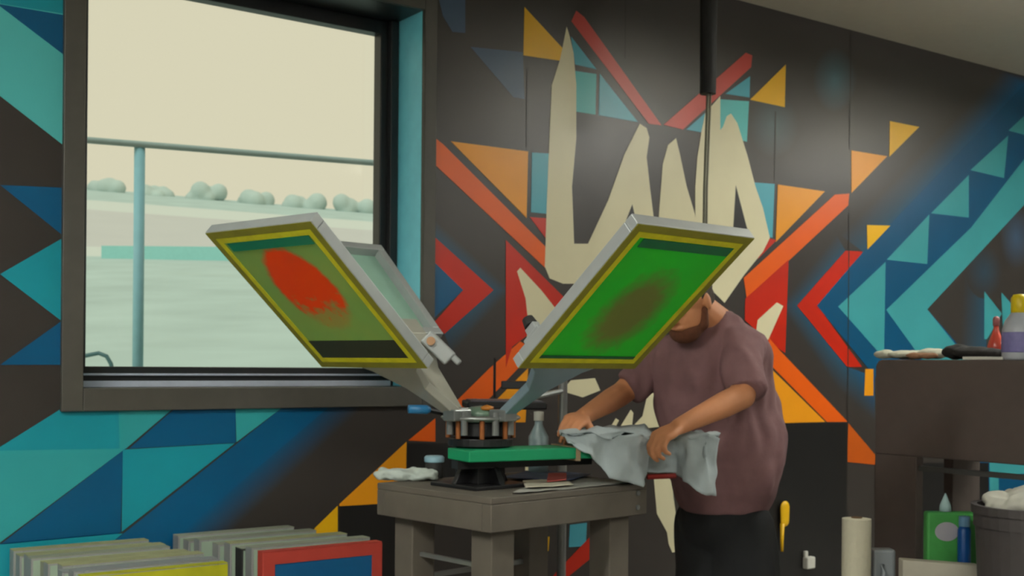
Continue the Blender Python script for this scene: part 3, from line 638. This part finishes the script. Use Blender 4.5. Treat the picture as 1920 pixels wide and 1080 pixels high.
# head (chin towards Fd, tipped down)
hc = pp(1286, 566, 3.95)
hd = (Fd + V((0, 0, -.55))).normalized(); hs = Lf; hu = hs.cross(hd).normalized()
if hu.z < 0: hu = -hu
HR = Matrix(((hd.x, hs.x, hu.x), (hd.y, hs.y, hu.y), (hd.z, hs.z, hu.z)))
def hp(f, s, u): return hc + hd*f + hs*s + hu*u
sph(body, hp(-.012, 0, .03), 1, 24, (.098, .077, .092), HR); sph(body, hp(.02, 0, -.035), 1, 24, (.072, .062, .085), HR)
sph(body, hp(.062, 0, -.085), .026, 12, (1, 1.3, .9)); sph(body, hp(.085, 0, .0), .03, 12, (.5, 1.2, .5), HR)
chain(body, [(hp(.088, 0, .012), .009), (hp(.105, 0, -.022), .013)]); sph(body, hp(.098, .012, -.026), .009, 8); sph(body, hp(.098, -.012, -.026), .009, 8)
chain(body, [(hp(.086, -.02, -.055), .008), (hp(.092, 0, -.054), .009), (hp(.086, .02, -.055), .008)])
for s_ in (-1, 1): sph(body, hp(-.01, s_*.078, -.005), 1, 12, (.018, .01, .032), HR)
nb = pp(1350, 612, 4.08)
chain(body, [(hp(-.03, 0, -.03), .062), (nb, .062), (nb+V((.0, .02, -.08)), .06)])
# torso
def tsec(y, xl, xr, Y, dv, pw=.9, grow=0.0):
    c = pp((xl+xr)/2, y, Y); hu_ = (xr-xl)/2/F*Y + grow; return (c, hu_, dv+grow, V((1, 0, 0)), V((0, 1, 0)), pw)
S = [(984, 1284, 1438, 4.16, .125), (960, 1274, 1440, 4.16, .14), (920, 1264, 1460, 4.15, .155), (870, 1256, 1467, 4.14, .165), (810, 1246, 1466, 4.13, .16), (760, 1236, 1455, 4.12, .15), (710, 1228, 1444, 4.11, .145), (665, 1226, 1436, 4.10, .135), (630, 1240, 1425, 4.09, .115), (602, 1285, 1392, 4.08, .085), (582, 1318, 1368, 4.07, .05)]
loft(body, [tsec(y, a, b_, Y, d, .9, -.03) for y, a, b_, Y, d in S])
# arms
shL = pp(1396, 655, 3.99); elL = pp(1392, 742, 3.88); wrL = pp(1272, 800, 3.72)
shR = pp(1246, 668, 4.18); elR = pp(1166, 738, 4.10); wrR = pp(1092, 782, 3.84)
chain(body, [(shL, .058), (shL.lerp(elL, .5), .05), (elL, .044), (elL.lerp(wrL, .3), .043), (elL.lerp(wrL, .7), .034), (wrL, .027)])
chain(body, [(shR, .056), (shR.lerp(elR, .5), .048), (elR, .042), (elR.lerp(wrR, .3), .041), (elR.lerp(wrR, .7), .033), (wrR, .027)])
def hand(bm, w, d, nrm, thumb_side, curl):
    """w wrist, d pointing direction, nrm back-of-hand normal, curl total bend in degrees per joint"""
    d = d.normalized(); nrm = (nrm - d*nrm.dot(d)).normalized(); s = d.cross(nrm) * thumb_side
    for k_ in range(4):
        o_ = (.028 - .0185*k_)
        base = w + d*.085*(1-.05*abs(k_-1)) + s*o_
        chain(bm, [(w + d*.012 + s*o_*.5, .016), (w + d*.05 + s*o_*.9, .0145), (base, .0125)], 10)
        ln_ = (.038, .043, .040, .031)[k_]; p = base; dd = d.copy(); r_ = .0095
        for j in range(3):
            a_ = R(curl[j] + 5*k_*(.5)); dd = Matrix.Rotation(a_, 3, nrm.cross(d)) @ dd
            # bend towards the palm (-nrm)
            q_ = p + dd*ln_*(1, .7, .55)[j]; chain(bm, [(p, r_), (q_, r_*.92)], 10); p = q_; r_ *= .92
    tb_ = w + d*.025 + s*.026 - nrm*.006; t1 = tb_ + (d*.6 + s*.75 - nrm*.3).normalized()*.04; t2 = t1 + (d*.85 + s*.1 - nrm*.45).normalized()*.032; t3 = t2 + (d*.8 - s*.25 - nrm*.5).normalized()*.026
    chain(bm, [(w + d*.01 + s*.012, .016), (tb_, .0155), (t1, .0125), (t2, .011), (t3, .0095)], 10)
def bend_check(): pass
dL = (pp(1225, 826, 3.66) - wrL); dR = (pp(1062, 797, 3.70) - wrR)
hand(body, wrL, dL, V((-.25, -.35, .9)), 1, (38, 48, 34)); hand(body, wrR, dR, V((.1, -.5, .85)), -1, (22, 26, 18))
# legs
for s_, kx in ((1, 0), (-1, 1)):
    hip = pp(1358, 985, 4.16) + Lf*.085*s_; kn = V((pp(1393 if s_ > 0 else 1332, 1080, 4.1).x, (-.10 if s_ > 0 else .0), .50)); an_ = kn + V((.06, .03, -.42))
    chain(body, [(hip, .09), (hip.lerp(kn, .5), .078), (kn, .058), (kn+V((.02, .015, -.12)), .055), (kn+V((.045, .02, -.28)), .04), (an_, .034)])
    chain(body, [(an_, .034), (an_+V((.01, .01, -.035)), .036), (an_+Fd*.12+V((0, 0, -.045)), .028)])
    if s_ > 0: knL, hipL, anL = kn, hip, an_
    else: knR, hipR, anR = kn, hip, an_
body = fuse(body, .0045, 3)
bo = obj('body', body, m_skin, pz, smooth=True)
# shirt
sh = bmesh.new(); loft(sh, [tsec(y, a, b_, Y, d, .9, .004) for y, a, b_, Y, d in [(958, 1280, 1436, 4.16, .14), (935, 1270, 1452, 4.16, .15)] + S[2:]])
chain(sh, [(shL+V((-.005, 0, .0)), .073), (shL.lerp(elL, .5), .07)]); cone(sh, shL.lerp(elL, .4), shL.lerp(elL, .93)+V((.012, 0, 0)), .07, .067, 24)
chain(sh, [(shR+V((.0, 0, 0)), .078), (shR.lerp(elR, .45), .064)]); cone(sh, shR.lerp(elR, .4), shR.lerp(elR, .85), .062, .058, 24)
chain(sh, [(shL+V((-.02, 0, .02)), .06), (nb+V((.02, 0, -.05)), .06), (shR+V((.03, 0, .02)), .06)])
sh = fuse(sh, .008, 5)
cloth_wrinkle(sh, .03, (8, 8, 4), 3, .12); cloth_wrinkle(sh, .012, (22, 22, 9), 9, .12)
obj('tee_shirt', sh, m_shirt, pz, smooth=True)['label'] = 'mauve cotton t-shirt'
so = bmesh.new()
sph(so, (hipL+hipR)/2+V((0, 0, .02)), 1, 24, (.165, .145, .15))
for h_, k_ in ((hipL, knL), (hipR, knR)): cone(so, h_, h_.lerp(k_, .84), .105, .12, 28); sph(so, h_, .105, 20)
so = fuse(so, .009, 3); cloth_wrinkle(so, .01, (12, 12, 6)); obj('shorts', so, m_shorts, pz, smooth=True)
hr = bmesh.new(); sph(hr, hp(-.026, 0, .042), 1, 24, (.1, .083, .092), HR); sph(hr, hp(-.055, 0, -.01), 1, 20, (.06, .07, .07), HR); hr = fuse(hr, .006, 2); cloth_wrinkle(hr, .004, (60, 60, 60)); obj('hair', hr, mat('grey_brown_hair', (74, 66, 58), .9, noise=.4, scale=90), pz, smooth=True)
be = bmesh.new(); sph(be, hp(.045, 0, -.085), 1, 18, (.055, .06, .042), HR); chain(be, [(hp(.0, -.062, -.03), .014), (hp(.02, -.058, -.075), .02), (hp(.05, 0, -.1), .025), (hp(.02, .058, -.075), .02), (hp(.0, .062, -.03), .014)]); be = fuse(be, .006, 2); obj('beard', be, mat('brown_beard', (92, 54, 34), .95, noise=.4, scale=90), pz, smooth=True)
for s_ in (-1, 1):
    bm = bmesh.new(); sph(bm, hp(.083, s_*.03, .002), .011, 12); obj('eye', bm, mat('eye', (70, 50, 40), .2), pz, smooth=True)
for an_ in (anL, anR):
    bm = bmesh.new(); f_ = V((an_.x, an_.y, 0)); chain(bm, [(f_+Fd*-.04+UP*.05, .045), (f_+Fd*.06+UP*.045, .042), (f_+Fd*.16+UP*.034, .033)]); box(bm, (0, 0, 0), (.25, .085, .02), frame(f_+Fd*.06+UP*.011-V((0,0,0)), Fd)); bm = fuse(bm, .006, 2); obj('shoe', bm, m_rubber, pz, smooth=True)

# ------------------------------------------------------------------ stored screens by the wall
m_khaki = mat('khaki_screen_edge', (150, 152, 112), .8, noise=.25); m_khaki2 = mat('grey_green_edge', (136, 142, 124), .8, noise=.2); m_alu2 = mat('dull_aluminium', (146, 148, 146), .5, .2)
m_olive = mat('olive_tape', (168, 168, 12), .6, noise=.2); m_redf = mat('red_frame', (176, 60, 48), .6); m_bluem = mat('blue_mesh', (0, 84, 132), .5, noise=.1); m_pale = mat('pale_emulsion', (150, 170, 150), .7)
def stored(t, d, w, h, th, fm, cm, mm, label, border=None, lean=0):
    M = Matrix.Translation(wp(t+w/2, 0, d)) @ frame((0, 0, 0), T).to_3x3().to_4x4() @ Matrix.Rotation(R(lean), 4, 'X')
    s = thing('stored_screen', label, 'printing screen', mtx=M, group='screens stored upright under the window')
    b0_ = .03; bm = bmesh.new()
    box2(bm, (-w/2, -th/2, 0), (w/2, th/2, b0_)); box2(bm, (-w/2, -th/2, b0_), (-w/2+b0_, th/2, h)); box2(bm, (w/2-b0_, -th/2, b0_), (w/2, th/2, h)); box2(bm, (-w/2+b0_, -th/2, h-b0_), (w/2-b0_, th/2, h))
    obj('frame', bm, fm, s, bevel=.003)
    bm = bmesh.new(); box2(bm, (-w/2+.0, -th/2-.0, h), (w/2-.0, th/2, h+.0015)); obj('top_tape', bm, cm, s)
    bm = bmesh.new(); box2(bm, (-w/2+.006, -th/2-.002, .006), (w/2-.006, -th/2-.0005, h-.006)); obj('mesh', bm, mm, s)
    if border:
        bm = ring(w-.004, h-.004, w-.004-2*border[1], h-.004-2*border[1], 0, .002)
        for v in bm.verts: v.co = V((v.co.x, -th/2-.0028-v.co.z, v.co.y+h/2))
        obj('border', bm, border[0], s)
    return s
tA, hA = .875, .695
prevn = ['the wall', 'the wall']
A_ = [(-.005, .05, m_alu2, m_khaki), (.0, .11, m_alu2, m_khaki), (.01, .17, m_alu2, m_khaki), (.005, .23, m_alu2, m_khaki2), (.03, .29, m_khaki2, m_khaki), (.025, .35, m_alu2, m_khaki), (.05, .41, m_alu2, m_khaki), (.035, .47, m_alu2, m_alu2), (.05, .53, m_alu2, m_alu2)]
ords = ['rearmost', 'second from the wall', 'third from the wall', 'fourth from the wall', 'fifth from the wall', 'sixth from the wall', 'seventh from the wall', 'eighth from the wall', 'ninth from the wall']
for i, (dt, d, fm, cm) in enumerate(A_):
    stored(tA+dt, d, .43, hA - (.008 if i % 3 == 1 else 0), .055, fm, cm, m_pale, 'upright stored screen with a khaki top edge, %s in the left stack' % ords[i])
stored(tA+.055, .60, .43, hA-.004, .04, m_alu2, m_olive, m_pale, 'upright stored screen with a yellow-olive taped front, frontmost of the left stack', border=(m_olive, .06))
tB = 1.40
B_ = [(.0, .05, m_alu2, m_khaki2), (.015, .11, m_alu2, m_khaki2), (.03, .17, m_alu2, m_khaki2), (.07, .235, m_alu2, m_khaki2), (.085, .30, m_alu2, m_khaki), (.10, .36, m_rubber, m_khaki2), (.11, .42, m_alu2, m_khaki2)]
for i, (dt, d, fm, cm) in enumerate(B_):
    stored(tB+dt, d, .43, hA+.005 - (.01 if i % 2 else 0), .055, fm, cm, m_pale, 'upright stored screen with a grey-green top edge, %s in the right stack' % ords[i])
stored(1.515, .50, .43, hA, .042, m_redf, m_redf, m_bluem, 'upright stored screen with a red frame and deep blue mesh beside the table leg', border=(m_redf, .038))

# ------------------------------------------------------------------ counter on the right
CO = at(1640, 900, 4.3); CM = frame((CO.x, CO.y, 0), V((.58, -.8146, 0)))       # x along the face towards the camera, y = away/right
ct = thing('counter', 'tall dark brown counter with a deep apron on the right', 'counter', mtx=CM)
zt, zb = 1.327, .983
bm = bmesh.new()
def rprof(x0, z0, x1, z1, r, n=6):
    o_ = [(x0, z0)]
    o_ += [(x1, z0), (x1, z1)]
    for k_ in range(n+1): a_ = R(90+90*k_/n); o_.append((x0+r+r*math.cos(a_), z1-r+r*math.sin(a_)))
    return o_
prism(bm, rprof(0, zb, 1.5, zt, .03), 0, .6, Matrix.Translation((0, .6, 0)) @ Matrix.Rotation(R(90), 4, 'X')); obj('body', bm, m_counter, ct, bevel=.004)
for x0, x1, y0, y1 in ((.0, .177, 0, .04), (1.32, 1.5, 0, .04), (0, .04, .42, .6), (1.46, 1.5, .42, .6)):
    bm = bmesh.new(); box2(bm, (x0, y0, 0), (x1, y1, zb)); obj('leg', bm, m_counter, ct, bevel=.003)
bm = bmesh.new(); box2(bm, (.177, .012, zb-.05), (1.32, .03, zb-.032)); obj('rail', bm, mat('dark_grey_rail', (62, 62, 60), .5), ct)
# things on the counter
def cpt(x, v, z=zt):   # px column at depth v behind the counter face
    r = ray(x, 600); r = V((r.x, r.y, 0)); o_ = V((CO.x, CO.y, 0)) + V((.8146, .58, 0))*v; n_ = V((.8146, .58, 0)); k_ = o_.dot(n_)/r.dot(n_)
    p = r*k_; return V((p.x, p.y, z))
def lump(name, cs, m, label, cat, vox=.006, amp=.004):
    bm = bmesh.new()
    for c, r_, s_ in cs: sph(bm, c, r_, 14, s_)
    bm = fuse(bm, vox, 2); cloth_wrinkle(bm, amp, (40, 40, 40)); return tag(obj(name, bm, m, smooth=True), label, cat)
p = cpt(1705, .1); q = cpt(1660, .12)
lump('paper_pile', [(q+V((0, 0, .02)), .03, (1.4, 1.2, .6)), (p+V((0, 0, .018)), .05, (1.6, 1.2, .34)), (p.lerp(cpt(1760, .1), .8)+V((0, 0, .022)), .04, (1.5, 1.2, .5))], mat('white_crumple', (190, 190, 170), .9, noise=.2), 'crumpled white paper at the left end of the counter top', 'paper')
p = cpt(1722, .012); lump('brown_cloth', [(p+V((0, 0, .014)), .03, (1.6, .6, .4)), (p+V((.03, -.02, .014)), .028, (1.4, .6, .4))], mat('tan_cloth', (142, 104, 76), .9, noise=.3), 'small tan-brown cloth lying in front of the white paper on the counter', 'cloth')
p = cpt(1795, .08); p2 = cpt(1860, .1)
lump('black_cloth', [(p+V((0, 0, .028)), .045, (1.2, 1, .6)), (p.lerp(p2, .5)+V((0, 0, .025)), .06, (1.3, 1, .38)), (p2+V((0, 0, .022)), .04, (1.3, 1, .5))], mat('black_cloth', (34, 32, 30), .95), 'bunched black cloth on the counter top below the red bottle', 'cloth')
p = cpt(1846, .015); bm = bmesh.new(); box(bm, (p.x, p.y, p.z+.005), (.13, .02, .01), None); 
for v in bm.verts: pass
bm.free(); bm = bmesh.new(); box(bm, (0, 0, .0055), (.15, .022, .01), frame(p, V((.58, -.8146, 0)))); tag(obj('white_ruler', bm, m_white, bevel=.001), 'thin pale flat strip at the counter edge below the black cloth', 'strip')
p = cpt(1868, .22); rb = thing('red_bottle', 'small clear flask of red liquid standing on the counter', 'bottle', p)
bm = bmesh.new(); lathe(bm, [(.02, 0), (.027, .01), (.029, .05), (.024, .068), (.015, .09), (.009, .11), (.009, .128)], n=24); obj('bottle_body', bm, mat('red_flask', (214, 84, 66), .25, noise=.1), rb, smooth=True)
bm = bmesh.new(); lathe(bm, [(.0115, .122), (.0115, .148), (.006, .155), (0, .156)], n=18); obj('cap', bm, mat('rose_cap', (172, 104, 104), .4), rb, smooth=True)
p = cpt(1912, .05); wb = thing('white_bottle', 'large white bottle with a purple label and yellow cap at the right edge', 'bottle', p)
bm = bmesh.new(); lathe(bm, [(.05, 0), (.055, .008), (.055, .10), (.046, .13), (.024, .16), (.02, .17)], n=30); obj('bottle_body', bm, mat('milky_plastic', (176, 182, 190), .35), wb, smooth=True)
bm = bmesh.new(); lathe(bm, [(.0555, .025), (.0562, .027), (.0562, .09), (.0555, .092)], n=30); obj('label_wrap', bm, mat('lilac_label', (120, 116, 168), .5, noise=.4, scale=30), wb, smooth=True)
bm = bmesh.new(); lathe(bm, [(.026, .155), (.028, .16), (.028, .205), (.02, .217), (0, .219)], n=24); obj('cap', bm, mat('yellow_cap', (222, 196, 10), .4), wb, smooth=True)

# ------------------------------------------------------------------ low table and what stands on it
lt = thing('low_table', 'low table in front of the counter, below the frame edge', 'table', (1.28, 3.895, 0))
bm = bmesh.new(); box2(bm, (-.28, -.095, .47), (.28, .095, .5)); obj('table_top', bm, m_counter, lt, bevel=.004)
for x in (-.26, .26):
    for y in (-.075, .075): bm = bmesh.new(); box2(bm, (x-.015, y-.015, 0), (x+.015, y+.015, .469)); obj('leg', bm, m_black, lt)
def on(x, Y): return V((at(x, 1000, Y).x, Y, .5))
m_paper = mat('towel_paper', (206, 202, 178), .95, noise=.06, scale=60, bump=.3)
p = on(1606, 3.88); rl = thing('paper_towel_roll', 'tall cream paper towel roll standing in front of the black wall', 'paper towel', p)
bm = bmesh.new(); lathe(bm, [(.018, 0), (.047, 0), (.047, .298), (.018, .30), (.018, 0)], n=40); obj('roll', bm, m_paper, rl, smooth=False)
bm = bmesh.new(); lathe(bm, [(.0165, .002), (.0178, .002), (.0178, .303), (.0165, .303), (.0165, .002)], n=24); obj('core', bm, mat('card_core', (120, 96, 70), .9), rl)
p = on(1655, 3.94); jg = thing('grey_jug', 'translucent grey plastic jug between the paper roll and the counter leg', 'jug', p)
bm = bmesh.new(); prism(bm, rrect(-.038, -.03, .038, .03, .015), 0, .19); obj('jug_body', bm, mat('grey_plastic', (140, 148, 152), .4), jg, bevel=.008)
bm = bmesh.new(); tube(bm, [(-.01, -.031, .04), (-.012, -.05, .055), (-.012, -.05, .12), (-.01, -.031, .14)], .007, 8); obj('handle', bm, mat('grey_plastic', (0, 0, 0)), jg, smooth=True)
p = on(1765, 3.835); bm = bmesh.new(); Mw = Matrix.Translation(p) @ Matrix.Rotation(R(-3), 4, 'Z')
box2(bm, (-.13, -.028, 0), (.12, .028, .165), Mw)
for v in bm.verts:
    if v.co.z > .6: v.co.z -= (v.co.x-p.x)*.06
tag(obj('white_box', bm, mat('off_white_card', (186, 182, 166), .8), bevel=.004), 'off-white low box standing in front of the green package', 'box')
p = on(1790, 3.955); gb = thing('green_package', 'bright green package with a pale round label beside the counter leg', 'package', p)
bm = bmesh.new(); box2(bm, (-.1, -.022, 0), (.1, .022, .315)); obj('carton', bm, mat('green_package_print', (66, 150, 72), .5, noise=.5, scale=9), gb, bevel=.008)
bm = bmesh.new(); cone(bm, (-.035, -.0225, .25), (-.035, -.024, .25), .04, .04, 24)
for v in bm.verts: v.co.z = .25 + (v.co.z-.25)*.8
obj('round_label', bm, mat('pale_lilac_label', (170, 168, 176), .6), gb)
p = on(1772, 3.955); bm = bmesh.new(); lathe(bm, [(.02, 0), (.018, .02), (.008, .045), (.002, .06)], c=(p.x, p.y, .816), n=14); tag(obj('tissue_tuft', bm, mat('pale_tissue', (160, 190, 190), .9), smooth=True), 'pale tissue tuft standing up on the green package', 'tissue')
p = on(1808, 3.905); bb = thing('blue_bottle', 'slim deep blue bottle with a pale cap in front of the green package', 'bottle', p)
bm = bmesh.new(); lathe(bm, [(.019, 0), (.021, .005), (.021, .26), (.014, .275)], n=22); obj('bottle_body', bm, mat('deep_blue_plastic', (0, 72, 140), .35), bb, smooth=True)
bm = bmesh.new(); lathe(bm, [(.018, .272), (.018, .305), (0, .308)], n=20); obj('cap', bm, mat('blue_grey_cap', (90, 130, 160), .4), bb)
# bin
bp_ = V((at(1934, 1000, 3.55).x, 3.55, 0)); bn = thing('trash_bin', 'dark grey bin with a white liner in the bottom right corner', 'bin', bp_)
bm = bmesh.new(); lathe(bm, [(.12, 0), (.16, .82), (.165, .82), (.165, .86), (.172, .86), (.172, .885), (.155, .885), (.15, .84), (.115, .01)], n=32)
obj('bin_body', bm, mat('dark_bin_plastic', (66, 62, 62), .55), bn, smooth=False)
bm = bmesh.new()
for i in range(14):
    a_ = 2*math.pi*i/14; sph(bm, V((.10*math.cos(a_), .10*math.sin(a_), .885+.012*math.sin(i*2.3))), .045, 10, (1, 1, .7))
sph(bm, (.03, .0, .90), .10, 16, (1, 1, .45)); bm = fuse(bm, .008, 2); cloth_wrinkle(bm, .014, (26, 26, 26)); obj('liner', bm, mat('white_liner', (200, 200, 188), .6), bn, smooth=True)

# hanging brush and plug on the wall
bmtx = frame(wpx(1466, 950, .02), T)
hb_ = thing('yellow_brush', 'small yellow-handled brush hanging low on the black wall behind the person', 'brush', mtx=bmtx)
bm = bmesh.new(); chain(bm, [((.0, 0, .0), .032), ((0, 0, -.07), .03)]); 
for v in bm.verts: v.co.y *= .4
bm = fuse(bm, .005, 2); obj('brush_head', bm, mat('yellow_plastic', (230, 180, 10), .4), hb_, smooth=True)
bm = bmesh.new(); tube(bm, [(-.018, 0, -.08), (-.02, 0, -.16), (-.018, 0, -.22)], [.012, .009, .007], 10); obj('handle', bm, mat('yellow_plastic', (0, 0, 0)), hb_, smooth=True)
pm = frame(wpx(1512, 1052, .0), T); pl = thing('white_plug', 'white power plug low on the black wall', 'plug', mtx=pm)
bm = bmesh.new(); box2(bm, (-.032, -.035, -.035), (.03, -.001, .025)); obj('plug_body', bm, m_white, pl, bevel=.006)
bm = bmesh.new(); box2(bm, (-.032, -.02, .025), (-.008, -.004, .055)); obj('prong_cover', bm, m_white, pl, bevel=.004)

# black drop pole from the ceiling with a thin grey cable
pb = at(1328, 100, 4.95); dp = thing('drop_pole', 'black pole hanging from the ceiling with a thin grey cable below it', 'pole', (pb.x, pb.y, CEIL))
zl = at(1328, 176, 4.95).z - CEIL
bm = bmesh.new(); cone(bm, (0, 0, 0), (0, 0, zl), .038, .034, 24); obj('pole', bm, mat('matte_black', (22, 22, 24), .7), dp, smooth=False)
bm = bmesh.new(); tube(bm, [(0, 0, zl), (-.01, 0, zl-.4), (-.015, 0, zl-1.0)], .007, 8); tube(bm, [(.012, 0, zl), (.0, 0, zl-.4), (-.0, 0, zl-1.0)], .004, 8); obj('cable', bm, mat('grey_cable', (128, 128, 112), .6), dp, smooth=True)
